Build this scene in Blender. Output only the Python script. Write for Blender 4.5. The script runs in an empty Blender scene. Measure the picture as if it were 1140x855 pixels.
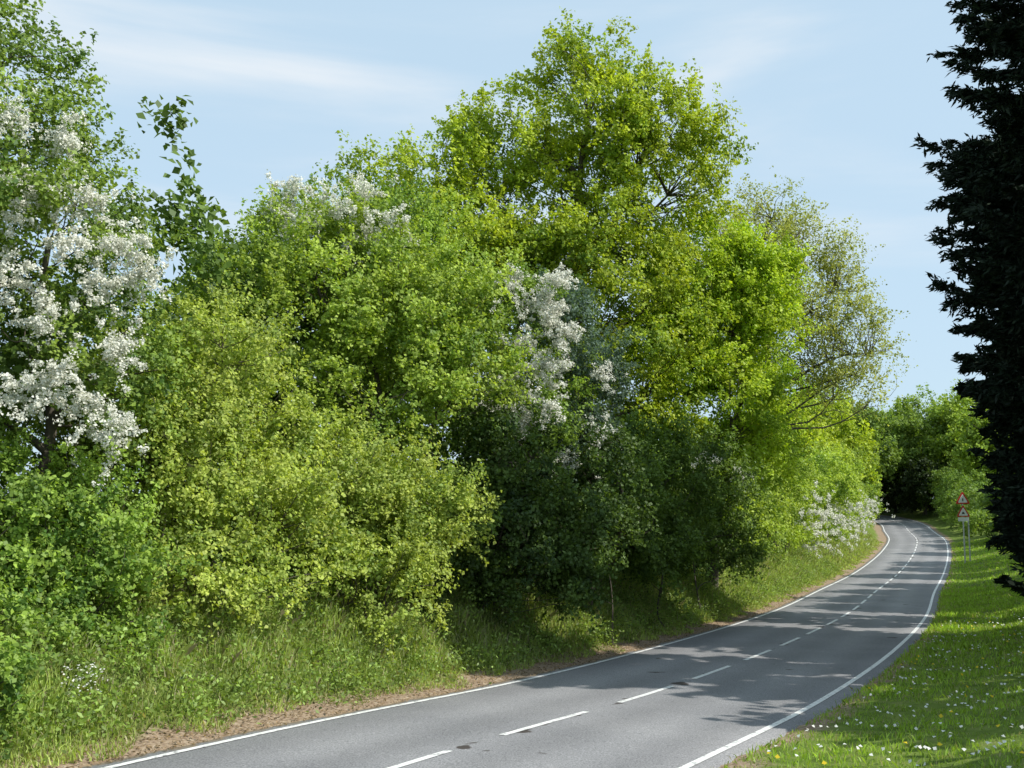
import bpy, math
import numpy as np
rng=np.random.default_rng(7)
D=bpy.data; C=bpy.context
def link(o,parent=None):
    C.scene.collection.objects.link(o)
    if parent is not None: o.parent=parent
    return o
def empty(name,loc=(0,0,0)):
    e=D.objects.new(name,None); e.empty_display_size=.5; link(e); return e
def nrm(v): return v/np.maximum(np.linalg.norm(v,axis=-1,keepdims=True),1e-9)

# ---------------- materials ----------------
def newmat(name):
    m=D.materials.new(name); m.use_nodes=True; nt=m.node_tree; nt.nodes.clear()
    return m,nt,nt.nodes,nt.links
def leafmat(name,trans=0.38,gloss=0.02,tcol=(1.3,1.3,.5,1)):
    m,nt,N,L=newmat(name)
    out=N.new('ShaderNodeOutputMaterial'); at=N.new('ShaderNodeAttribute'); at.attribute_name='lc'
    d=N.new('ShaderNodeBsdfDiffuse'); t=N.new('ShaderNodeBsdfTranslucent'); g=N.new('ShaderNodeBsdfGlossy')
    g.inputs['Roughness'].default_value=.55; g.inputs['Color'].default_value=(.9,.95,.9,1)
    mul=N.new('ShaderNodeMixRGB'); mul.blend_type='MULTIPLY'; mul.inputs[0].default_value=1; mul.inputs[2].default_value=tcol
    L.new(at.outputs['Color'],d.inputs['Color']); L.new(at.outputs['Color'],mul.inputs[1]); L.new(mul.outputs[0],t.inputs['Color'])
    a=N.new('ShaderNodeMixShader'); a.inputs[0].default_value=trans
    L.new(d.outputs[0],a.inputs[1]); L.new(t.outputs[0],a.inputs[2])
    b=N.new('ShaderNodeMixShader'); b.inputs[0].default_value=gloss
    L.new(a.outputs[0],b.inputs[1]); L.new(g.outputs[0],b.inputs[2]); L.new(b.outputs[0],out.inputs[0])
    return m
M_leaf=leafmat('leaf_mat'); M_con=leafmat('conifer_leaf_mat',.1,.015,(1,1,1,1)); M_petal=leafmat('petal_mat',.3,.02,(1,1,.9,1))
M_grass=leafmat('grass_mat',.38,.03)
def barkmat(name,c1,c2):
    m,nt,N,L=newmat(name); out=N.new('ShaderNodeOutputMaterial'); p=N.new('ShaderNodeBsdfPrincipled')
    n=N.new('ShaderNodeTexNoise'); n.inputs['Scale'].default_value=9; r=N.new('ShaderNodeValToRGB')
    r.color_ramp.elements[0].color=(*c1,1); r.color_ramp.elements[1].color=(*c2,1)
    L.new(n.outputs[0],r.inputs[0]); L.new(r.outputs[0],p.inputs['Base Color']); p.inputs['Roughness'].default_value=.95
    L.new(p.outputs[0],out.inputs[0]); return m
M_bark=barkmat('bark_mat',(.05,.04,.03),(.14,.12,.09)); M_barkd=barkmat('dark_bark_mat',(.02,.015,.012),(.06,.045,.035))
def plain(name,c,rough=.5,metal=0):
    m,nt,N,L=newmat(name); out=N.new('ShaderNodeOutputMaterial'); p=N.new('ShaderNodeBsdfPrincipled')
    n=N.new('ShaderNodeTexNoise'); n.inputs['Scale'].default_value=14; mx=N.new('ShaderNodeMixRGB')
    mx.inputs[1].default_value=(*c,1); mx.inputs[2].default_value=(*[x*.7 for x in c],1); L.new(n.outputs[0],mx.inputs[0])
    L.new(mx.outputs[0],p.inputs['Base Color']); p.inputs['Roughness'].default_value=rough; p.inputs['Metallic'].default_value=metal
    L.new(p.outputs[0],out.inputs[0]); return m

# ---------------- road centreline ----------------
ctrl=np.array([(-30,-32,1.2),(-23.5,-21,.95),(-17,-10.5,.7),(-10.9,-2,.45),(-5.6,6,.2),(-.8,14.2,0),(3.1,21.4,-.35),(7.8,31,-.68),(13.4,43.6,-1.05),
 (19.5,58.5,-1.3),(26,73.8,-1.4),(32.4,89,-1.2),(38.5,104,-.85),(44.6,120,-.35),(49.6,136,.2),(54,150,.75),(57.2,163.5,1.25),(59,178,1.75),(57,195,2.3),(50,212,2.8),(38,228,3.1),(20,242,3.3)],float)
def catmull(P,n=14):
    out=[]
    for i in range(1,len(P)-2):
        p0,p1,p2,p3=P[i-1:i+3]
        for t in np.linspace(0,1,n,endpoint=False):
            out.append(.5*((2*p1)+(-p0+p2)*t+(2*p0-5*p1+4*p2-p3)*t*t+(-p0+3*p1-3*p2+p3)*t**3))
    return np.array(out)
raw=catmull(ctrl)
seg=np.r_[0,np.cumsum(np.linalg.norm(np.diff(raw[:,:2],axis=0),axis=1))]
STEP=.5; SS=np.arange(0,seg[-1],STEP)
CL=np.stack([np.interp(SS,seg,raw[:,k]) for k in range(3)],1)
T=nrm(np.gradient(CL[:,:2],axis=0)); NL=np.stack([-T[:,1],T[:,0]],1)  # left normal
HW=3.12
def smooth(a,b,x):
    t=np.clip((x-a)/(b-a),0,1); return t*t*(3-2*t)
def wob(x,y,f,s=0):
    return np.sin(x*f+1.3+s)*np.sin(y*f*1.13+.7+s*2)+.5*np.sin(x*f*2.3+y*f*1.7+s)
def near(x,y):
    x=np.asarray(x,float).ravel(); y=np.asarray(y,float).ravel()
    idx=np.empty(len(x),int)
    for i in range(0,len(x),20000):
        dx=x[i:i+20000,None]-CL[None,:,0]; dy=y[i:i+20000,None]-CL[None,:,1]
        idx[i:i+20000]=np.argmin(dx*dx+dy*dy,axis=1)
    vx=x-CL[idx,0]; vy=y-CL[idx,1]
    lat=vx*NL[idx,0]+vy*NL[idx,1]
    dist=np.hypot(vx,vy)
    d=np.sign(lat)*np.where(dist<30,np.maximum(np.abs(lat),0),dist)
    lon=vx*T[idx,0]+vy*T[idx,1]
    z=np.interp(SS[idx]+np.clip(lon,-STEP,STEP),SS,CL[:,2])
    return idx,d,z
def tz(x,y,full=False):
    x=np.asarray(x,float).ravel(); y=np.asarray(y,float).ravel()
    i,d,z=near(x,y)
    e=np.abs(d)-HW
    left=d>0
    hl=1.25*smooth(.5,3.0,e)+.3*smooth(3,9,e)
    hr=1.35*smooth(.6,8.5,e)
    h=np.where(left,hl,hr)
    h=h+np.where(e<.12,-.06,.0)+smooth(.1,.5,e)*.03
    h=h+.05*wob(x,y,1.7)*smooth(.5,2,e)+.12*wob(x,y,.37,2)*smooth(3,8,e)
    out=z+h
    if full: return out,d
    return out
def tz1(x,y): return float(tz([x],[y])[0])

# ---------------- ground ----------------
xs=np.r_[-1500,-900,-500,-300,-200,-140,-100,-75,-55,-40,-30,-24,np.arange(-20,72,.3),74,78,84,92,105,130,160,210,300,500,900,1500]
ys=np.r_[-600,-300,-150,-80,-50,-35,-24,-16,-10,-5,np.arange(-2,70,.3),np.arange(70,215,.5),220,230,245,270,300,360,450,600,900,1400,2200]
X,Y=np.meshgrid(xs,ys); Z,dd=tz(X,Y,True)
nx,ny=len(xs),len(ys)
V=np.stack([X.ravel(),Y.ravel(),Z],1)
ii=(np.arange(ny-1)[:,None]*nx+np.arange(nx-1)[None,:]).ravel()
F=np.stack([ii,ii+1,ii+nx+1,ii+nx],1)
NF=[0]
def fastmesh(name,V,F,cols=None,smoothf=False):
    me=D.meshes.new(name); k=F.shape[1]; n=len(F); NF[0]+=n
    me.vertices.add(len(V)); me.vertices.foreach_set('co',V.astype(np.float32).ravel())
    me.loops.add(n*k); me.loops.foreach_set('vertex_index',F.astype(np.int32).ravel())
    me.polygons.add(n); me.polygons.foreach_set('loop_start',(np.arange(n)*k).astype(np.int32))
    if smoothf: me.polygons.foreach_set('use_smooth',np.ones(n,bool))
    me.update(calc_edges=True)
    if cols is not None:
        a=me.attributes.new('lc','FLOAT_COLOR','FACE')
        a.data.foreach_set('color',np.c_[cols,np.ones(len(cols))].astype(np.float32).ravel())
    return me
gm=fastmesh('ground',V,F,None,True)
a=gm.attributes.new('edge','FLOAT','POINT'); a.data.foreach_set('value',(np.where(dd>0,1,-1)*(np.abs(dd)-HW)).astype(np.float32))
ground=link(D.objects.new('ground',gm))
m,nt,N,L=newmat('ground_mat'); out=N.new('ShaderNodeOutputMaterial'); p=N.new('ShaderNodeBsdfPrincipled'); p.inputs['Roughness'].default_value=1
p.inputs['Specular IOR Level'].default_value=.1
geo=N.new('ShaderNodeNewGeometry'); at=N.new('ShaderNodeAttribute'); at.attribute_name='edge'
def noise(scale,detail=6,vec=None):
    n=N.new('ShaderNodeTexNoise'); n.inputs['Scale'].default_value=scale; n.inputs['Detail'].default_value=detail
    L.new(geo.outputs['Position'],n.inputs['Vector']); return n
def ramp(fac,stops):
    r=N.new('ShaderNodeValToRGB'); e=r.color_ramp.elements
    while len(e)<len(stops): e.new(.5)
    for q,(pos,c) in zip(e,stops): q.position=pos; q.color=(*c,1)
    L.new(fac,r.inputs[0]); return r
gr=ramp(noise(2.5).outputs[0],[(.3,(.08,.12,.022)),(.5,(.13,.19,.035)),(.7,(.19,.22,.065))])
di=ramp(noise(14,8).outputs[0],[(.3,(.18,.125,.085)),(.55,(.32,.24,.165)),(.75,(.44,.37,.28))])
ab=N.new('ShaderNodeMath'); ab.operation='SUBTRACT'; ab.inputs[1].default_value=.25; L.new(at.outputs['Fac'],ab.inputs[0])
ab2=N.new('ShaderNodeMath'); ab2.operation='ABSOLUTE'; L.new(ab.outputs[0],ab2.inputs[0])
nn=noise(1.3); ad=N.new('ShaderNodeMath'); ad.operation='MULTIPLY_ADD'; ad.inputs[1].default_value=-1.3; L.new(nn.outputs[0],ad.inputs[0]); L.new(ab2.outputs[0],ad.inputs[2])
mr=N.new('ShaderNodeMapRange'); mr.inputs[1].default_value=-.15; mr.inputs[2].default_value=.2; mr.inputs[3].default_value=1; mr.inputs[4].default_value=0
L.new(ad.outputs[0],mr.inputs[0])
mx=N.new('ShaderNodeMixRGB'); L.new(mr.outputs[0],mx.inputs[0]); L.new(gr.outputs[0],mx.inputs[1]); L.new(di.outputs[0],mx.inputs[2])
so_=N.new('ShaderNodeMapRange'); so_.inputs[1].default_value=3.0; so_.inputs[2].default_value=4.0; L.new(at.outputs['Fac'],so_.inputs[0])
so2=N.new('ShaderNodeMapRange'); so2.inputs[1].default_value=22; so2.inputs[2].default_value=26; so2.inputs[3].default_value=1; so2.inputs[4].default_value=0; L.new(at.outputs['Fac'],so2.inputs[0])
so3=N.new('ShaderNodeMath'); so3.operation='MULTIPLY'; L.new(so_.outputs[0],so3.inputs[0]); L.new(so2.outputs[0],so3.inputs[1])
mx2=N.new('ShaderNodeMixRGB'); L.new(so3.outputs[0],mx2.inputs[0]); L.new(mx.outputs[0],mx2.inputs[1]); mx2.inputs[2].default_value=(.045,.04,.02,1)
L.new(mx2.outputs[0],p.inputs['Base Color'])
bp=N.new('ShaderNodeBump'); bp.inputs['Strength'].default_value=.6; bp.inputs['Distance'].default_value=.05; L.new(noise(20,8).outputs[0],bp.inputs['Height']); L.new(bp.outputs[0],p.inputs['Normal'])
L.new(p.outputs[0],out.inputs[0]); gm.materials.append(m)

# ---------------- road ----------------
def strip(name,offs,dz,s0=0,s1=None,wobble=0):
    s1=SS[-1] if s1 is None else s1
    s=np.arange(s0,s1,.5); s=np.r_[s,s1]
    cx=np.interp(s,SS,CL[:,0]); cy=np.interp(s,SS,CL[:,1]); cz=np.interp(s,SS,CL[:,2]); nxx=np.interp(s,SS,NL[:,0]); nyy=np.interp(s,SS,NL[:,1])
    k=len(offs); V=np.zeros((len(s),k,3))
    for j,(o,z) in enumerate(zip(offs,dz)):
        oo=o+wobble*(1 if j in(0,1,k-1,k-2) else 0)*np.sign(o)*(np.sin(s*1.9+o)*.5+np.sin(s*4.3)*.3+np.sin(s*.6+o)*.6)
        V[:,j,0]=cx+nxx*oo; V[:,j,1]=cy+nyy*oo; V[:,j,2]=cz+z
    V=V.reshape(-1,3); i=(np.arange(len(s)-1)[:,None]*k+np.arange(k-1)[None]).ravel()
    return V,np.stack([i,i+1,i+k+1,i+k],1)[:,::-1]
RO=[-HW-.1,-HW,-2.2,-1,0,1,2.2,HW,HW+.1]
V,F=strip('road',RO,[-.1,-.005,0,.012,.02,.012,0,-.005,-.1],wobble=.05)
rm=fastmesh('road',V,F,None,True)
a=rm.attributes.new('lat','FLOAT','POINT'); a.data.foreach_set('value',np.tile(np.array(RO),len(V)//9).astype(np.float32))
road=link(D.objects.new('road',rm))
m,nt,N,L=newmat('asphalt_mat'); out=N.new('ShaderNodeOutputMaterial'); p=N.new('ShaderNodeBsdfPrincipled'); p.inputs['Roughness'].default_value=.85; p.inputs['Specular IOR Level'].default_value=.3
geo=N.new('ShaderNodeNewGeometry'); at=N.new('ShaderNodeAttribute'); at.attribute_name='lat'
big=ramp(noise(.35,5).outputs[0],[(.3,(.21,.212,.222)),(.7,(.275,.275,.283))])
fine=ramp(noise(45,6).outputs[0],[(.3,(.5,.5,.51)),(.7,(1.4,1.38,1.35))])
mu=N.new('ShaderNodeMixRGB'); mu.blend_type='MULTIPLY'; mu.inputs[0].default_value=1; L.new(big.outputs[0],mu.inputs[1]); L.new(fine.outputs[0],mu.inputs[2])
w=N.new('ShaderNodeMath'); w.operation='MULTIPLY'; w.inputs[1].default_value=4.1; L.new(at.outputs['Fac'],w.inputs[0])
w2=N.new('ShaderNodeMath'); w2.operation='COSINE'; L.new(w.outputs[0],w2.inputs[0])
w3=N.new('ShaderNodeMapRange'); w3.inputs[1].default_value=-1; w3.inputs[2].default_value=1; w3.inputs[3].default_value=.9; w3.inputs[4].default_value=1.08; L.new(w2.outputs[0],w3.inputs[0])
mu2=N.new('ShaderNodeMixRGB'); mu2.blend_type='MULTIPLY'; mu2.inputs[0].default_value=1; L.new(mu.outputs[0],mu2.inputs[1]); L.new(w3.outputs[0],mu2.inputs[2])
pn=noise(1.1,6); a1=N.new('ShaderNodeMath'); a1.operation='ABSOLUTE'; L.new(at.outputs['Fac'],a1.inputs[0])
a2=N.new('ShaderNodeMapRange'); a2.inputs[1].default_value=.0; a2.inputs[2].default_value=.3; a2.inputs[3].default_value=.17; a2.inputs[4].default_value=0; L.new(a1.outputs[0],a2.inputs[0])
a3=N.new('ShaderNodeMath'); a3.operation='ADD'; L.new(pn.outputs[0],a3.inputs[0]); L.new(a2.outputs[0],a3.inputs[1])
a4=N.new('ShaderNodeMapRange'); a4.inputs[1].default_value=.70; a4.inputs[2].default_value=.73; L.new(a3.outputs[0],a4.inputs[0])
mu3=N.new('ShaderNodeMixRGB'); L.new(a4.outputs[0],mu3.inputs[0]); L.new(mu2.outputs[0],mu3.inputs[1]); mu3.inputs[2].default_value=(.06,.05,.045,1)
e1=N.new('ShaderNodeMapRange'); e1.inputs[1].default_value=2.75; e1.inputs[2].default_value=3.15; e1.inputs[3].default_value=-.35; e1.inputs[4].default_value=.35; L.new(at.outputs['Fac'],e1.inputs[0])
e2=N.new('ShaderNodeMath'); e2.operation='ADD'; L.new(e1.outputs[0],e2.inputs[0]); L.new(noise(3,7).outputs[0],e2.inputs[1])
e3=N.new('ShaderNodeMapRange'); e3.inputs[1].default_value=.55; e3.inputs[2].default_value=.75; L.new(e2.outputs[0],e3.inputs[0])
mu4=N.new('ShaderNodeMixRGB'); L.new(e3.outputs[0],mu4.inputs[0]); L.new(mu3.outputs[0],mu4.inputs[1]); mu4.inputs[2].default_value=(.27,.21,.15,1)
L.new(mu4.outputs[0],p.inputs['Base Color'])
bp=N.new('ShaderNodeBump'); bp.inputs['Strength'].default_value=.35; bp.inputs['Distance'].default_value=.01; L.new(noise(90,3).outputs[0],bp.inputs['Height']); L.new(bp.outputs[0],p.inputs['Normal'])
L.new(p.outputs[0],out.inputs[0]); rm.materials.append(m)
m,nt,N,L=newmat('road_paint_mat'); out=N.new('ShaderNodeOutputMaterial'); p=N.new('ShaderNodeBsdfPrincipled'); p.inputs['Roughness'].default_value=.6
geo=N.new('ShaderNodeNewGeometry')
r=ramp(noise(12,9).outputs[0],[(.34,(.32,.32,.32)),(.44,(.72,.72,.70)),(.8,(.84,.84,.82))]); L.new(r.outputs[0],p.inputs['Base Color']); L.new(p.outputs[0],out.inputs[0])
M_paint=m
Vs=[];Fs=[];nv=0
def addm(V,F):
    global nv
    Vs.append(V);Fs.append(F+nv);nv+=len(V)
for o in(-2.86,2.86):
    addm(*strip('',[o-.055,o+.055],[.006,.006]))
sref=float(np.interp(14.2,CL[:,1],SS))
k=-12
while True:
    e=sref+k*4.1; k+=1
    if e<3: continue
    if e>SS[-1]-3: break
    addm(*strip('',[-.055,.055],[.027,.027],e-2.75,e))
mm=fastmesh('road_markings',np.concatenate(Vs),np.concatenate(Fs)); mm.materials.append(M_paint); link(D.objects.new('road_markings',mm))

# ---------------- vegetation helpers ----------------
def leafquads(name,P,Lh,Wd,Nn,cols,mat,parent,axis=None):
    n=len(P)
    if axis is None: A=nrm(np.cross(Nn,rng.normal(size=(n,3))))
    else: A=nrm(axis)
    B=nrm(np.cross(Nn,A)); Nn=np.cross(A,B)
    Lh=np.broadcast_to(Lh,(n,))[:,None]; Wd=np.broadcast_to(Wd,(n,))[:,None]
    V=np.stack([P-A*Lh*.5,P+B*Wd*.5+Nn*Wd*.18-A*Lh*.06,P+A*Lh*.5,P-B*Wd*.5+Nn*Wd*.18-A*Lh*.06],1).reshape(-1,3)
    me=fastmesh(name,V,np.arange(4*n).reshape(n,4),cols); me.materials.append(mat)
    return link(D.objects.new(name,me),parent)
class Tubes:
    def __init__(s): s.V=[];s.F=[];s.n=0
    def add(s,pts,rad,k=5):
        pts=np.asarray(pts,float); m=len(pts); t=nrm(np.gradient(pts,axis=0))
        ref=np.array([.3,.9,.2]); u=nrm(np.cross(t,ref)); v=np.cross(t,u)
        an=np.arange(k)*2*math.pi/k
        R=np.asarray(rad,float)[:,None,None]
        V=pts[:,None]+R*(u[:,None]*np.cos(an)[None,:,None]+v[:,None]*np.sin(an)[None,:,None])
        i=np.arange(m-1)[:,None]*k; j=np.arange(k)[None]; j2=(j+1)%k
        s.F.append(np.stack([i+j,i+j2,i+k+j2,i+k+j],-1).reshape(-1,4)+s.n); s.V.append(V.reshape(-1,3)); s.n+=m*k
    def curve(s,a,b,r0,r1,n=7,bend=.12,k=5,sag=0):
        a=np.array(a,float);b=np.array(b,float);L_=np.linalg.norm(b-a);t=np.linspace(0,1,n)[:,None]
        o=rng.normal(size=3)*bend*L_; o2=rng.normal(size=3)*bend*.5*L_
        p=a+(b-a)*t+np.sin(t*math.pi)*o+np.sin(t*2*math.pi)*o2; p[:,2]+=(np.sin(t*math.pi)*sag*L_)[:,0]
        s.add(p,r0+(r1-r0)*t[:,0]**.8,k); return p
    def make(s,name,mat,parent):
        me=fastmesh(name,np.concatenate(s.V),np.concatenate(s.F),None,True); me.materials.append(mat); return link(D.objects.new(name,me),parent)

LIGHTV=np.array([.55,-.3,.75])
def tree(name,base,lobes,nclump,nshoot,nleaf,leaf=.1,shoot=.8,pal=((.15,.22,.03),(.09,.15,.025)),trunk=.2,up=.35,inner=.5,
         stems=1,blos=None,nbl=0,bl_size=.06,mat=None,twigs=.5,bark=None,aspect=.75,zmin=.05,facing=1.0,limbk=1.0,rise=.6,nlimb=2,minz=0):
    e=empty(name); lobes=np.array(lobes,float); bz=tz1(base[0],base[1]); tb=Tubes()
    w=(lobes[:,3]*lobes[:,4]*lobes[:,5])**(2/3); w/=w.sum()
    li=rng.choice(len(lobes),nclump,p=w); dr=nrm(rng.normal(size=(nclump,3))); dr[:,2]=np.where(dr[:,2]<-.5,-dr[:,2]*.6,dr[:,2]); dr=nrm(dr)
    rr=inner+(1-inner)*rng.random(nclump)**.6
    rr*=1+.12*rng.normal(size=nclump)
    cc=lobes[li,:3]+dr*lobes[li,3:]*rr[:,None]
    b0=np.array([base[0],base[1],bz-.1]); tops=[]
    order=np.argsort(lobes[:,2])
    for st in range(stems):
        off=np.array([rng.normal()*.35*(stems>1),rng.normal()*.35*(stems>1),0])
        if stems==1: src=b0; tgt=lobes[order[-1]][:3]
        else:
            tgt=lobes[st%len(lobes)][:3]; src=b0+off
            if np.hypot(*(tgt[:2]-b0[:2]))>2.2: src=np.array([tgt[0]+rng.normal()*.3,tgt[1]+rng.normal()*.3,tz1(tgt[0],tgt[1])-.1])
        p=tb.curve(src,tgt,trunk*(1 if stems==1 else .6),trunk*.22,14,.02 if stems==1 else .07,7); tops.append(p)
    allp=np.concatenate(tops)
    cand=allp[allp[:,2]>bz+minz]
    if len(cand)==0: cand=allp
    limbs=[]
    for l in range(len(lobes)):
        for q in range(nlimb):
            t=lobes[l,:3]+rng.normal(size=3)*lobes[l,3:]*.35
            hz=np.hypot(cand[:,0]-t[0],cand[:,1]-t[1])
            dd_=np.linalg.norm(cand-t,axis=1)+2.5*np.maximum(0,cand[:,2]-(t[2]-rise*hz))
            st=cand[np.argmin(dd_)]
            limbs.append(tb.curve(st,t,trunk*.4*limbk,trunk*.1,7,.06,5,-.04))
    lp=np.concatenate(limbs+[cand])
    nb=int(nclump*twigs)
    for ci in rng.permutation(nclump)[:nb]:
        t=cc[ci]; hz=np.hypot(lp[:,0]-t[0],lp[:,1]-t[1])
        st=lp[np.argmin(np.linalg.norm(lp-t,axis=1)+1.2*np.maximum(0,lp[:,2]-t[2]+.4*hz)+rng.random(len(lp))*.6)]
        tb.curve(st,t+dr[ci]*shoot*.4,max(.012,trunk*.08),.006,6,.1,4,-.02)
    ns=nclump*nshoot; ci=np.repeat(np.arange(nclump),nshoot)
    sd=nrm(dr[ci]*.5+rng.normal(size=(ns,3))*.62+np.array([0,0,up])); sl=shoot*(.35+.9*rng.random(ns)**1.3)
    so=cc[ci]+rng.normal(size=(ns,3))*shoot*.2
    n=ns*nleaf; si=np.repeat(np.arange(ns),nleaf); t=rng.random(n)**.8
    P=so[si]+sd[si]*(sl[si]*t)[:,None]+rng.normal(size=(n,3))*leaf*(.95-.5*t)[:,None]
    P[:,2]-=.12*sl[si]*t*t
    low=lobes[:,2].min()-bz<4
    g=tz(P[:,0],P[:,1]) if (len(P)<110000 and low) else bz
    keep=P[:,2]>g+zmin
    Nn=nrm(rng.normal(size=(n,3))*.85+LIGHTV*facing+dr[ci[si]]*.35)
    c1,c2=np.array(pal[0]),np.array(pal[1]); f=np.clip(rng.normal(.42,.3,nclump),0,1)[ci[si]]+rng.normal(0,.18,n)
    col=c1+(c2-c1)*np.clip(f,0,1.15)[:,None]; col*=(rng.uniform(.7,1.25,n)*rng.uniform(.82,1.15,nclump)[ci[si]])[:,None]
    col=np.clip(col*1.03,.003,.8)
    sz=leaf*rng.uniform(.6,1.35,n)
    leafquads('foliage',P[keep],sz[keep],(sz*aspect)[keep],Nn[keep],col[keep],mat or M_leaf,e)
    if blos is not None and nbl>0:
        blos=np.array(blos,float); Q=[]
        per=nbl//len(blos)//14
        for b in blos:
            ms=16; s0=b[:3]+nrm(rng.normal(size=(ms,3)))*(rng.random((ms,1))**.5)*b[3]*1.25
            dd_=nrm(rng.normal(size=(ms,3))*.6+np.array([.35,-.45,.15])); ll=rng.uniform(.3,1.2,ms)*min(1.6,max(.6,b[3]/.5))
            k_=rng.integers(0,ms,per); tt=rng.random(per)
            cq=s0[k_]+dd_[k_]*(ll[k_]*tt)[:,None]+rng.normal(size=(per,3))*.035; cq[:,2]-=.35*ll[k_]*tt**2
            q=np.repeat(cq,14,axis=0)+rng.normal(size=(per*14,3))*bl_size*.7
            Q.append(q)
        Q=np.concatenate(Q); nq=len(Q); c=np.array([.84,.84,.76])*rng.uniform(.75,1.08,nq)[:,None]; c=np.clip(c,0,.92)
        s_=bl_size*rng.uniform(.6,1.3,nq)
        leafquads('blossom',Q,s_,s_*.9,nrm(rng.normal(size=(nq,3))*.7+np.array([.45,-.4,.65])),c,M_petal,e)
    tb.make('trunk_and_limbs',bark or M_bark,e)
    return e

def conifer(name,x,y,h,R,nbr,nsp,col,z0=.6,needle=(.26,.07),tr=.3,droop=.35,rf=None,ln=(.3,.7)):
    e=empty(name); bz=tz1(x,y); tb=Tubes()
    tb.add(np.stack([np.full(9,x),np.full(9,y),np.linspace(bz-.1,bz+h,9)],1),np.linspace(tr,.02,9),7)
    t=rng.random(nbr)**.95; zz=bz+z0+(h-z0)*t; an=rng.random(nbr)*2*math.pi
    rad=R*rf(t)*np.clip(1+(.08+.08*smooth(.2,.5,t))*rng.normal(size=nbr),.65,1.35)
    dx=np.cos(an);dy=np.sin(an)
    P=[];A=[];
    for i in range(nbr):
        L_=rad[i]; u=np.linspace(0,1,6); lift=rng.uniform(.1,.6)
        pts=np.stack([x+dx[i]*L_*u,y+dy[i]*L_*u,zz[i]-droop*L_*u*.55+lift*L_*u**3*.6],1)
        tb.add(pts,np.linspace(.035,.006,6),4)
        k=nsp; s=rng.uniform(.3,1.03,k)**.7
        q=np.stack([np.interp(s,u,pts[:,j]) for j in range(3)],1)
        nn_=14; sd=nrm(np.stack([dx[i]*.8+rng.normal(size=k)*.42,dy[i]*.8+rng.normal(size=k)*.42,-.1+rng.normal(size=k)*.35],1))
        l=rng.uniform(*ln,k)*(1.1-.5*s)
        tt=rng.random((k,nn_)); pp=q[:,None]+sd[:,None]*(l[:,None]*tt)[...,None]+rng.normal(size=(k,nn_,3))*.05
        ax=nrm(sd[:,None]+rng.normal(size=(k,nn_,3))*.4)
        P.append(pp.reshape(-1,3));A.append(ax.reshape(-1,3))
    P=np.concatenate(P);A=np.concatenate(A)
    k=P[:,2]>tz(P[:,0],P[:,1])+.03; P=P[k];A=A[k]; n=len(P)
    c=np.array(col)*rng.uniform(.6,1.5,n)[:,None]
    leafquads('foliage',P,needle[0]*rng.uniform(.6,1.3,n),needle[1],nrm(rng.normal(size=(n,3))+[0,0,.3]),c,M_con,e,A)
    tb.make('trunk_and_limbs',M_barkd,e); return e

YG=((.48,.56,.05),(.21,.32,.035)); YG2=((.50,.62,.05),(.25,.39,.035)); MG=((.31,.44,.07),(.12,.22,.04)); DG=((.16,.25,.045),(.07,.125,.03)); OL=((.48,.55,.11),(.24,.34,.065)); MP=((.43,.54,.085),(.19,.30,.05)); SHADE=((.12,.19,.04),(.05,.095,.025)); HW_=((.29,.40,.07),(.10,.175,.035))  # one palette has leaf albedo lowered to mimic foliage in shade
BB=[]
for (x,y,z,r) in [(-8.7,16.4,7.6,.6),(-9.2,16.4,7.0,.6),(-8.2,16.4,7.3,.4),(-8.6,16.5,9.9,.45),(-9.2,16.5,10.8,.5),(-9.2,16.3,8.9,.5),(-8.4,16.4,8.6,.3),(-7.0,16.6,5.1,.3),(-6.7,16.7,4.6,.3),(-6.2,16.7,4.3,.25),
   (-6.3,16.9,7.3,.3),(-6.0,17.2,6.8,.3),(-6.6,16.9,6.6,.25),(-7.5,16.4,4.8,.25),(-8.0,16.4,6.6,.3),(-7.6,16.6,8.0,.3),(-6.8,16.9,8.0,.25),(-7.3,16.5,6.0,.2),(-7.9,16.5,9.2,.3),(-6.3,16.9,5.6,.2),(-7.0,16.6,7.2,.2),(-7.3,16.8,9.0,.2)]: BB.append((x,y,z,r))
tree('hawthorn_tree',(-9.2,18.4),[(-9.3,18.2,9.7,1.9,1.8,2.2),(-7.9,18,7.6,1.7,1.8,2.0),(-9.8,17.8,6.2,2.2,2,2.3),(-7.3,18.4,5.2,1.5,1.6,1.6),(-8.8,18.8,4.3,1.8,1.4,1.8)],285,10,24,.085,.75,HW_,.22,stems=3,blos=BB,nbl=34000,bl_size=.045)
tree('hazel_shrub',(-8.3,17),[(-8.4,16.2,1.9,1.7,1.3,1.5),(-7.0,17.0,2.3,1.4,1.3,1.5),(-8.8,16.6,3.4,1.2,1.2,1.1),(-6.5,16.6,1.4,1.,.9,.9),(-7.2,15.6,1.1,.9,.8,.8)],240,9,24,.075,.6,MG,.06,stems=4)
tree('hazel_shrub',(-6.5,13.2),[(-6.55,13.2,.9,.7,.6,.8)],44,8,20,.07,.4,MG,.04,stems=3)
tree('field_maple_shrub',(-6,20.3),[(-6.2,20.0,3.4,1.9,1.7,2.3),(-5.6,20.6,5.3,1.4,1.4,1.6),(-4.8,19.8,2.5,1.6,1.4,1.6),(-7,20.2,5,1.2,1.3,1.6),(-5.4,18.6,1.5,1.6,1.1,1.1)],370,9,25,.075,.75,OL,.07,stems=6,twigs=.6,up=.5,bark=M_bark)
tree('field_maple_shrub',(-3.2,23.2),[(-3.3,22.4,2.7,1.8,1.5,1.7),(-1.9,23.2,2.7,1.2,1.2,1.4),(-4.4,22.4,3.6,1.3,1.3,1.5),(-3.1,21.2,1.3,2.,.9,1.)],280,9,25,.075,.65,OL,.07,stems=5,twigs=.5,up=.4)
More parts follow.
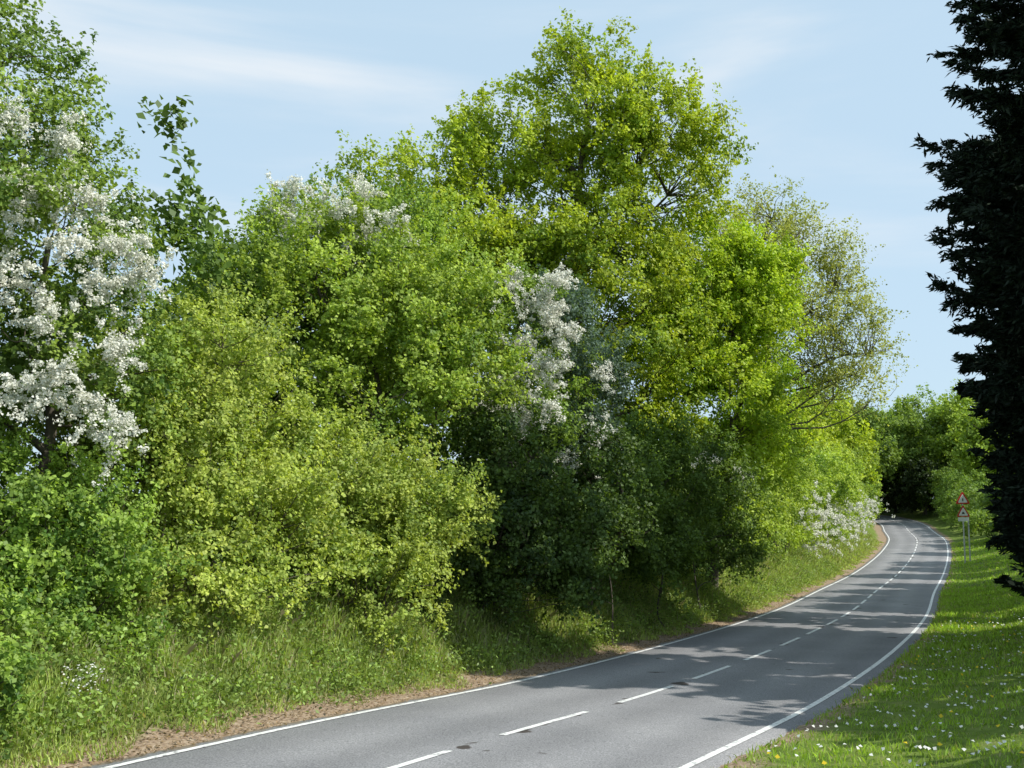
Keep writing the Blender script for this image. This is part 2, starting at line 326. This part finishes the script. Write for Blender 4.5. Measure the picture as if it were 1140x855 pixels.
tree('field_maple_tree',(-4,27),[(-4.4,27,8.0,2.9,2.5,2.7),(-6.6,27.4,6.9,2.3,2.2,2.7),(-1.9,26.6,7.3,1.9,2,2.1),(-3,26,5.2,2.4,2,2.),(-1.2,26,6.0,1.4,1.5,1.5),(-7.5,26,4.6,2,2,2.2)],410,10,26,.095,.85,MP,.2,stems=3)
tree('hawthorn_tree',(-5.6,29),[(-5.4,29,9.6,2.2,2,2),(-7.2,29,8.4,1.6,1.6,2),(-3.4,29,10.2,1.7,1.6,1.6)],150,10,24,.1,.8,MG,.16,stems=3,
  blos=[(-4.8,27.0,10.7,.6),(-4.0,27.2,10.6,.6),(-5.6,27.0,10.4,.5),(-3.2,27.2,10.2,.5),(-3.8,27.6,11.3,.5),(-5.8,27,11.2,.3)],nbl=9000,bl_size=.06)
tree('hawthorn_tree',(.2,29.6),[(.1,29.2,7.8,1.4,1.4,1.9),(.5,29,5.6,1.3,1.3,1.8),(-.4,28.6,8.6,.9,.9,1)],130,9,24,.085,.65,MG,.14,stems=2,
  blos=[(.0,27.6,8.9,.4),(.6,27.6,8.6,.4),(.3,27.2,7.2,.35),(.9,27.3,6.8,.3),(-.2,27.2,6.3,.4),(.5,27.4,6.2,.45),(1.0,27.4,8.0,.3),(-.5,27.2,5.6,.35),(.2,27.0,5.2,.3),(1.2,27.6,9.0,.3),(1.2,27.2,7.5,.25),(.8,26.9,5.6,.3)],nbl=18000,bl_size=.055)
tree('whitebeam_tree',(1.9,30.4),[(1.4,30.2,8.1,1.1,1.2,1.3),(2.1,30.2,6.4,1.15,1.2,1.4),(1.6,29.8,4.8,1.2,1.2,1.3)],120,9,22,.085,.7,((.16,.24,.18),(.07,.115,.085)),.14,stems=2,facing=.3,
  blos=[(2.2,28.6,5.2,.35),(1.4,28.4,4.4,.35),(2.4,28.7,6.6,.25)],nbl=2400,bl_size=.05)
tree('elder_shrub',(-.4,26.2),[(-.3,25.8,2.2,1.5,1.3,1.6),(1.2,27.2,2.0,1.5,1.4,1.6),(0,26.5,4.2,1.4,1.3,1.3),(2.4,29.4,2.2,1.4,1.3,1.7),(2.4,28.6,4,1.1,1.1,1.2),(.5,26.0,1.4,1.6,1.0,1.1)],300,8,20,.1,.6,SHADE,.05,stems=4,twigs=.5,facing=.5)  # leaf colour darkened to stand in for the shadowed gap
tree('oak_tree',(3,41),[(3,41,18.4,2.9,3.0,3.1),(-.2,41,15.8,2.9,3,2.9),(5.6,41,16.0,2.9,3,3.2),(2.9,40.3,11.6,4.2,3.6,3.4),(-.6,40.5,11.2,2.8,3,2.8),(3.6,39.8,7.4,3.4,3,2.8)],520,10,26,.14,1.1,YG,.42,twigs=.6,inner=.35)
tree('oak_tree',(-4.2,39),[(-4,39,13.6,2.6,2.6,2.9),(-1.8,38,12,2.4,2.4,2.6),(-7,39,11.6,2.6,2.4,2.6),(-4,38.5,9,3.5,3,3)],240,9,24,.14,1.,YG,.3,inner=.4)
tree('field_maple_tree',(8.1,44.5),[(7.6,44,12,2.7,2.6,3.1),(9.1,43.6,9.6,2.6,2.5,2.6),(10.0,44,12.2,1.9,2,2.2),(6.2,43.5,9.4,2.3,2.4,2.5),(8.2,42.8,7.0,3.1,2.6,2.2),(9.2,43.4,4.6,2.4,2.2,2.0)],460,10,26,.13,.95,YG2,.3,inner=.45)
tree('hawthorn_shrub',(4.8,36.8),[(4.4,35.2,3.4,2.2,1.6,2.4),(6.6,38.4,3.0,2.0,1.6,2.4),(3.0,32.8,2.6,1.5,1.3,1.9),(4.6,34,1.4,1.2,1.2,1.2),(7.6,40,1.6,1.2,1.2,1.3)],380,9,20,.11,.75,((.2,.3,.055),(.09,.155,.035)),.06,stems=4,twigs=.2,
  blos=[(8.0,38.4,4.4,.3),(6.6,36.9,4.9,.3)],nbl=900,bl_size=.06)
tree('ash_tree',(16.2,68),[(16.2,68,20.2,3.4,4,3.4),(19.4,68,17.4,3.2,3.6,3.6),(13.4,68,17,2.6,3.4,3.8),(16.6,67,14.0,4.4,4,3.2),(21.4,67,13.2,3.2,3,3.0),(21.2,66.4,10.2,2.6,2.6,2.4),(14.2,67,11.4,3.0,3,3.0),(18.0,67,10.0,3.6,3,2.8)],600,8,12,.155,1.5,((.44,.46,.12),(.26,.31,.085)),.36,twigs=1.1,inner=.25,up=.7,rise=.4,nlimb=3,minz=7,limbk=.7)

def along(Y,off):
    i=int(np.argmin(np.abs(CL[:,1]-Y))); return CL[i,:2]+NL[i]*off
def hedge(name,ysp,off,h,w,nc,leaf,pal,shoot=.7,blos=None,nbl=0,nl=22,jit=.4,ns=8):
    lobes=[]
    for Yv in ysp:
        q=along(Yv,off+rng.normal()*jit); hh=h(Yv) if callable(h) else h; hh*=rng.uniform(.85,1.15); g=tz1(*q)
        lobes.append((q[0],q[1],g+hh*.34,w*rng.uniform(.85,1.15),w,hh*.4))
        if rng.random()<.7: lobes.append((q[0]+rng.normal()*.6,q[1]+rng.normal(),g+hh*.7,w*.8,w*.8,hh*.33))
    return tree(name,tuple(lobes[0][:2]),lobes,nc,ns,nl,leaf,shoot,pal,.05,stems=len(lobes),blos=blos,nbl=nbl,twigs=.15,bl_size=.1,inner=.6,limbk=.6)
hedge('bramble_bush',np.arange(9,30,1.4),6.85,1.7,1.15,330,.085,MG,.5,nl=20)
hedge('bramble_bush',np.arange(22,47,1.2),6.6,1.9,1.1,480,.09,((.17,.26,.05),(.07,.12,.03)),.5,nl=20,jit=.25)
hedge('hedgerow',np.arange(45,76,2.4),6.9,lambda y:4.6+(y-45)*.1,2.1,540,.15,MP,.8,nl=20)
bl=[along(Y,o) for Y,o in [(66,5.0),(70,4.8),(74,4.6),(78,4.5),(82,4.5),(86,4.4),(90,4.4),(95,4.4),(100,4.4),(106,4.4)]]
hedge('hedgerow',np.arange(75,125,3.4),7.0,lambda y:6.2+(y-76)*.04,2.5,540,.2,MP,.9,nl=20,
  blos=[(b[0],b[1],tz1(*b)+zz,1.2) for b,zz in zip(bl,(3.6,2.4,4.2,2.4,4.4,2.8,4.4,2.6,3.8,3.4))],nbl=11000)
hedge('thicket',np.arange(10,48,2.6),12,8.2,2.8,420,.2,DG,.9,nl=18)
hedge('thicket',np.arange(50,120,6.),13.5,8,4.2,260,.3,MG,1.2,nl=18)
def wood(name,items,nc,leaf,pal,shoot=1.6,nl=18):
    for (x,y,h,r) in items:
        g=tz1(x,y)
        tree(name,(x,y),[(x,y,g+h*.72,r*.75,r*.75,h*.28),(x-r*.4,y-.3*r,g+h*.48,r*.7,r*.7,h*.3),(x+r*.45,y,g+h*.45,r*.7,r*.7,h*.3),(x,y-r*.3,g+h*.24,r*.85,r*.85,h*.24)],nc,7,nl,leaf,shoot,pal,.35,twigs=.15,inner=.5)
wood('woodland_tree',[(35,124,16,5.5),(40,142,17,5.5),(45,168,17,6),(28,110,13,5),(44,156,12,5)],170,.36,YG)
wood('woodland_tree',[(67,150,14,5),(72,168,18,7),(70,186,19,6.5),(82,190,20,8),(56,226,18,7),(86,165,19,7),(43,190,16,6),(68,205,18,7)],180,.42,((.38,.49,.07),(.18,.28,.045)),1.9)
for (x,y,rx) in [(50.0,160,4.6),(51.8,172,5),(65.5,172,4.8),(52.5,184,5.5),(65,184,5.5),(51,197,6.),(63.5,197,6),(44,209,6),(57,213,6.5)]:
    g=tz1(x,y); s_=1 if x>58 else -1
    tree('woodland_tree',(x,y),[(x,y,g+12,rx,rx,4),(x-s_*3.6,y,g+8.0,rx*.8,rx*.8,2.8),(x+s_*2.5,y,g+7,rx*.7,rx*.7,4),(x+s_*1.4,y-1,g+3,2.8,3.4,3)],190,7,18,.4,1.6,((.26,.37,.06),(.10,.17,.035)),.3,twigs=.15,inner=.5)  # leaf tone darkened so the road tunnel looks shaded
hedge('hedgerow',np.arange(122,200,5.),7.0,6.0,3,380,.34,SHADE,1.2,nl=18)  # far hedge leaves coloured darker in place of tunnel shade
hedge('hedgerow',np.arange(107,170,4.),-7.2,lambda y:4.6+(y-106)*.04,2.5,400,.26,((.25,.36,.07),(.13,.21,.045)),1.0,nl=18)
hedge('hedgerow',np.arange(166,236,3.5),-6.0,8,3.5,420,.4,((.045,.07,.018),(.02,.035,.01)),1.3,nl=20)  # near-black leaf colour paints the darkness at the tunnel end
# conifers on the right
def rfv(t): return (.68+.42*smooth(.05,.5,t))*(np.clip(1-t,0,1)**.3)*1.12
CC=(.014,.024,.014)  # dark cypress green, deepened to mimic a backlit face
conifer('cypress_tree',16.9,30,23,3.8,820,30,CC,z0=.35,tr=.38,needle=(.25,.075),rf=rfv,droop=.25)
conifer('cypress_tree',15.6,20.5,20,3.3,320,18,CC,z0=.5,tr=.34,needle=(.42,.17),rf=rfv)
conifer('cypress_tree',19.8,38,18,3.0,230,16,CC,z0=.5,tr=.34,needle=(.45,.18),rf=rfv)
for (x,y,h,r) in [(23.8,44,10,2.6),(26.5,49,11,3.2),(29.3,54.5,10.5,3),(32,60,10,3),(35.5,69,12,3),(39.8,76,10.5,3),(43.5,82,12,3.6),(49,94,12,3.8),(55,106,11,3.5),(14.0,14.6,8,2.6),(16.4,25.2,8.5,2.4),(12.5,8.5,7,2.4)]:
    g=tz1(x,y); tree('roadside_tree',(x,y),[(x,y,g+h*.7,r*.8,r*.8,h*.28),(x,y,g+h*.4,r,r,h*.28)],110,7,14,.34,1.1,DG,.25,twigs=.2)

# ---------------- grass ----------------
def blades(name,x,y,h,w,lean,cols,parent=None,mat=M_grass):
    n=len(x); z=tz(x,y)-.01; an=rng.random(n)*2*math.pi; B=np.stack([np.cos(an),np.sin(an),np.zeros(n)],1)
    la=rng.random(n)*2*math.pi; Ld=np.stack([np.cos(la),np.sin(la),np.zeros(n)],1)*(lean*h)[:,None]
    P=np.stack([x,y,z],1); U=np.array([0,0,1.])
    m1=P+U*(h*.55)[:,None]+Ld*.35; tip=P+U*(h)[:,None]*(1-.25*lean)[:,None]+Ld
    w=w[:,None]
    V=np.stack([P-B*w*.5,P+B*w*.5,m1+B*w*.4,tip,m1-B*w*.4],1).reshape(-1,3)
    F=np.arange(5*n).reshape(n,5)
    me=fastmesh(name,V,F,cols); me.materials.append(mat); return link(D.objects.new(name,me),parent)
def sample_along(n,y0,y1,d0,d1,side,pw=1.6):
    yy=y0+(y1-y0)*rng.random(n)**pw; e=rng.uniform(d0,d1,n)+HW
    c=np.interp(yy,CL[:,1][CL[:,1].argsort()],np.arange(len(CL))); i=np.clip(np.round(c).astype(int),0,len(CL)-1)
    fr=rng.uniform(-.5,.5,n)*STEP
    return CL[i,0]+NL[i,0]*e*side+T[i,0]*fr, CL[i,1]+NL[i,1]*e*side+T[i,1]*fr, e-HW
n=160000
x,y,e=sample_along(n,7,115,.12,4.4,1,1.9)
pat=wob(x,y,1.1,3)+.6*wob(x,y,3.1,1); k=(e>.42+.3*wob(x,y,1.5,5)); x,y,e,pat=x[k],y[k],e[k],pat[k]; n=len(x)
h=(.07+.27*smooth(.3,1.8,e))*rng.uniform(.5,1.5,n)*(1+.42*pat); h=np.clip(h,.04,.8)
sc=np.clip(y/22,1,3.5)
c=np.array([.37,.46,.12])*(1+.22*pat)[:,None]*rng.uniform(.65,1.3,n)[:,None]; dry=rng.random(n)<.2; c[dry]=np.array([.55,.5,.3])*rng.uniform(.6,1.1,dry.sum())[:,None]
blades('verge_grass',x,y,h,.015*sc*rng.uniform(.7,1.4,n),rng.uniform(.1,.8,n),np.clip(c,.01,.8))
n=150000
x,y,e=sample_along(n,4,60,.0,13,-1,1.5)
k=(x>-1); x,y,e=x[k],y[k],e[k]
x2,y2,e2=sample_along(16000,50,115,.0,7,-1,1.); x,y,e=np.r_[x,x2],np.r_[y,y2],np.r_[e,e2]; n=len(x)
pat=wob(x,y,1.3,4)+.5*wob(x,y,3.7,2)
k=(pat>-1.15)&((e>.12)|(rng.random(n)<.4)); x,y,e,pat=x[k],y[k],e[k],pat[k]; n=len(x)
h=np.clip(.075*rng.uniform(.5,1.5,n)*(1+.45*pat),.03,.3); sc=np.clip(y/18,1,5)
c=np.array([.31,.46,.06])*(1+.18*pat)[:,None]*rng.uniform(.65,1.3,n)[:,None]; dry=rng.random(n)<.08; c[dry]=np.array([.42,.39,.2])
blades('lawn_grass',x,y,h*np.clip(sc,1,1.6),.014*sc*rng.uniform(.7,1.4,n),rng.uniform(.1,.9,n),np.clip(c,.01,.8))
W=[];Wc=[]
x,y,e=sample_along(1600,9,75,.7,4.4,1,1.7); z=tz(x,y)
for i in range(len(x)):
    m_=65; hh=rng.uniform(.15,.7); rr=rng.uniform(.12,.4)
    q=np.stack([x[i]+rng.normal(size=m_)*rr,y[i]+rng.normal(size=m_)*rr,z[i]+rng.random(m_)*hh],1); W.append(q); Wc.append(np.tile(np.array([.27,.39,.08])*rng.uniform(.45,1.3),(m_,1)))
W=np.concatenate(W);Wc=np.concatenate(Wc)*rng.uniform(.75,1.2,len(W))[:,None]
leafquads('nettle_patch',W,rng.uniform(.05,.12,len(W)),.045,nrm(rng.normal(size=W.shape)+[0,0,.9]),Wc,M_grass,None)
x,y,e=sample_along(3200,8,40,.4,11,-1,1.5); z=tz(x,y)+.13
clump=wob(x,y,1.9,7)>-.1; P=np.stack([x,y,z],1)[clump]
leafquads('daisies',P,.055,.055,nrm(rng.normal(size=P.shape)*.35+[0,-.35,1]),np.tile([.84,.84,.8],(len(P),1)),M_petal,None)
x,y,e=sample_along(260,8,40,.4,9,-1,1.5); P=np.stack([x,y,tz(x,y)+.14],1)
leafquads('dandelions',P,.065,.065,nrm(rng.normal(size=P.shape)*.3+[0,-.35,1]),np.tile([.78,.58,.03],(len(P),1)),M_petal,None)
cx,cy=-5.7,14.6; k=110; P=np.stack([cx+rng.normal(size=k)*.16,cy+rng.normal(size=k)*.16,tz1(cx,cy)+.25+rng.random(k)*.35],1)
leafquads('cow_parsley',P,.035,.035,nrm(rng.normal(size=P.shape)*.4+[0,-.3,1]),np.tile([.8,.8,.74],(k,1)),M_petal,None)
x,y,e=sample_along(9000,8,60,-.1,1.2,1,1.7); P=np.stack([x,y,tz(x,y)+np.where(e<.15,.07,.015)],1)
c=np.array([.28,.20,.12])*rng.uniform(.3,1.6,len(x))[:,None]
leafquads('leaf_litter',P,.05*rng.uniform(.5,1.6,len(x)),.03,nrm(rng.normal(size=P.shape)*.35+[0,0,1]),c,M_grass,None)

# ---------------- traffic sign ----------------
def cyl(name,x,y,z0,z1,r,mat,parent):
    tb=Tubes(); tb.add([(x,y,z0),(x,y,(z0+z1)/2),(x,y,z1)],[r]*3,12); o=tb.make(name,mat,parent); return o
def prism(name,pts,y,th,mat,parent):
    n=len(pts); V=[(p[0],y-th/2,p[1]) for p in pts]+[(p[0],y+th/2,p[1]) for p in pts]
    F=[tuple(range(n)),tuple(range(2*n-1,n-1,-1))]+[(i,i+n,(i+1)%n+n,(i+1)%n) for i in range(n)]
    me=D.meshes.new(name); me.from_pydata(V,[],F); me.materials.append(mat); return link(D.objects.new(name,me),parent)
red=plain('sign_red',(.55,.02,.02)); wht=plain('sign_white',(.8,.8,.8)); blk=plain('sign_black',(.02,.02,.02)); gry=plain('post_grey',(.5,.51,.51),.5,.1)
def tri(cx,cz,s,r=.12):
    pts=[]
    for a in(90,210,330):
        c=np.array([cx+math.cos(math.radians(a))*s*(1-r),cz+math.sin(math.radians(a))*s*(1-r)])
        for b in(60,30,0,-30,-60)[::-1]:
            pts.append((c[0]+math.cos(math.radians(a+b))*s*r,c[1]+math.sin(math.radians(a+b))*s*r))
    return pts
def sign(px,py,ztop):
    e=empty('traffic_sign'); g=tz1(px,py)
    cyl('post',px,py,g-.1,ztop+.1,.055,gry,e)
    c=ztop-.35; f=py-.07
    prism('triangle_back',tri(px,c,.6),f,.02,red,e); prism('triangle_face',tri(px,c-.005,.41),f-.014,.006,wht,e)
    prism('symbol',[(px-.04,c-.13),(px+.04,c-.13),(px+.04,c+.1),(px-.04,c+.1)],f-.02,.004,blk,e)
    c2=c-1.02
    prism('triangle_back_lower',tri(px,c2,.56),f,.02,red,e); prism('triangle_face_lower',tri(px,c2-.005,.4),f-.014,.006,wht,e)
    prism('symbol_lower',[(px-.12,c2-.1),(px+.12,c2-.1),(px+.04,c2+.05),(px-.06,c2+.08)],f-.02,.004,blk,e)
    prism('plate',[(px-.42,c2-.66),(px+.42,c2-.66),(px+.42,c2-.36),(px-.42,c2-.36)],f,.02,wht,e)
    return e
sign(35.3,85,4.1)
e=empty('marker_post'); cyl('post',35.95,85.6,tz1(35.95,85.6)-.1,2.5,.055,gry,e)
prism('cap',[(35.9,2.5),(36.0,2.5),(35.98,2.58),(35.92,2.58)],85.6,.09,gry,e)

# ---------------- light & world ----------------
el=math.radians(46); az=math.atan2(1,-.28)
sd=np.array([math.sin(az)*math.cos(el),math.cos(az)*math.cos(el),math.sin(el)])
from mathutils import Vector
l=D.lights.new('sun','SUN'); l.energy=5; l.angle=math.radians(.53); l.color=(1,.96,.88)
so=link(D.objects.new('sun',l)); so.rotation_euler=Vector(sd).to_track_quat('Z','Y').to_euler(); so.location=(30,0,60)
w=D.worlds.new('World'); C.scene.world=w; w.use_nodes=True; nt=w.node_tree; N=nt.nodes; L=nt.links; N.clear()
out=N.new('ShaderNodeOutputWorld'); bg=N.new('ShaderNodeBackground'); bg.inputs[1].default_value=.135
sk=N.new('ShaderNodeTexSky'); sk.sky_type='NISHITA'; sk.sun_disc=False; sk.sun_elevation=el; sk.sun_rotation=az; sk.air_density=1.0; sk.dust_density=1.2; sk.ozone_density=1.5
tc=N.new('ShaderNodeTexCoord'); mp=N.new('ShaderNodeMapping'); mp.inputs['Scale'].default_value=(1.2,1.2,6); mp.inputs['Location'].default_value=(.6,.2,.35); L.new(tc.outputs['Generated'],mp.inputs[0])
n1=N.new('ShaderNodeTexNoise'); n1.inputs['Scale'].default_value=1.5; n1.inputs['Detail'].default_value=7; n1.inputs['Roughness'].default_value=.5; n1.inputs['Distortion'].default_value=.35; L.new(mp.outputs[0],n1.inputs['Vector'])
haze=N.new('ShaderNodeMixRGB'); haze.inputs[0].default_value=.78; L.new(sk.outputs[0],haze.inputs[1]); haze.inputs[2].default_value=(4.7,6.2,7.4,1)
mr=N.new('ShaderNodeMapRange'); mr.interpolation_type='SMOOTHSTEP'; mr.inputs[1].default_value=.46; mr.inputs[2].default_value=.78; mr.inputs[3].default_value=0; mr.inputs[4].default_value=.9; L.new(n1.outputs[0],mr.inputs[0])
mx=N.new('ShaderNodeMixRGB'); L.new(mr.outputs[0],mx.inputs[0]); L.new(haze.outputs[0],mx.inputs[1]); mx.inputs[2].default_value=(6.7,6.95,7.2,1)
L.new(mx.outputs[0],bg.inputs[0]); L.new(bg.outputs[0],out.inputs[0])
cam=D.cameras.new('camera'); co=link(D.objects.new('camera',cam)); co.location=(0,0,3.1); co.rotation_euler=(math.radians(96.56),0,0)
cam.sensor_width=36; cam.lens=37.9; cam.clip_end=5000; cam.clip_start=.1
C.scene.camera=co
C.scene.view_settings.view_transform='Standard'; C.scene.view_settings.look='None'; C.scene.view_settings.exposure=0
print('faces',NF[0])
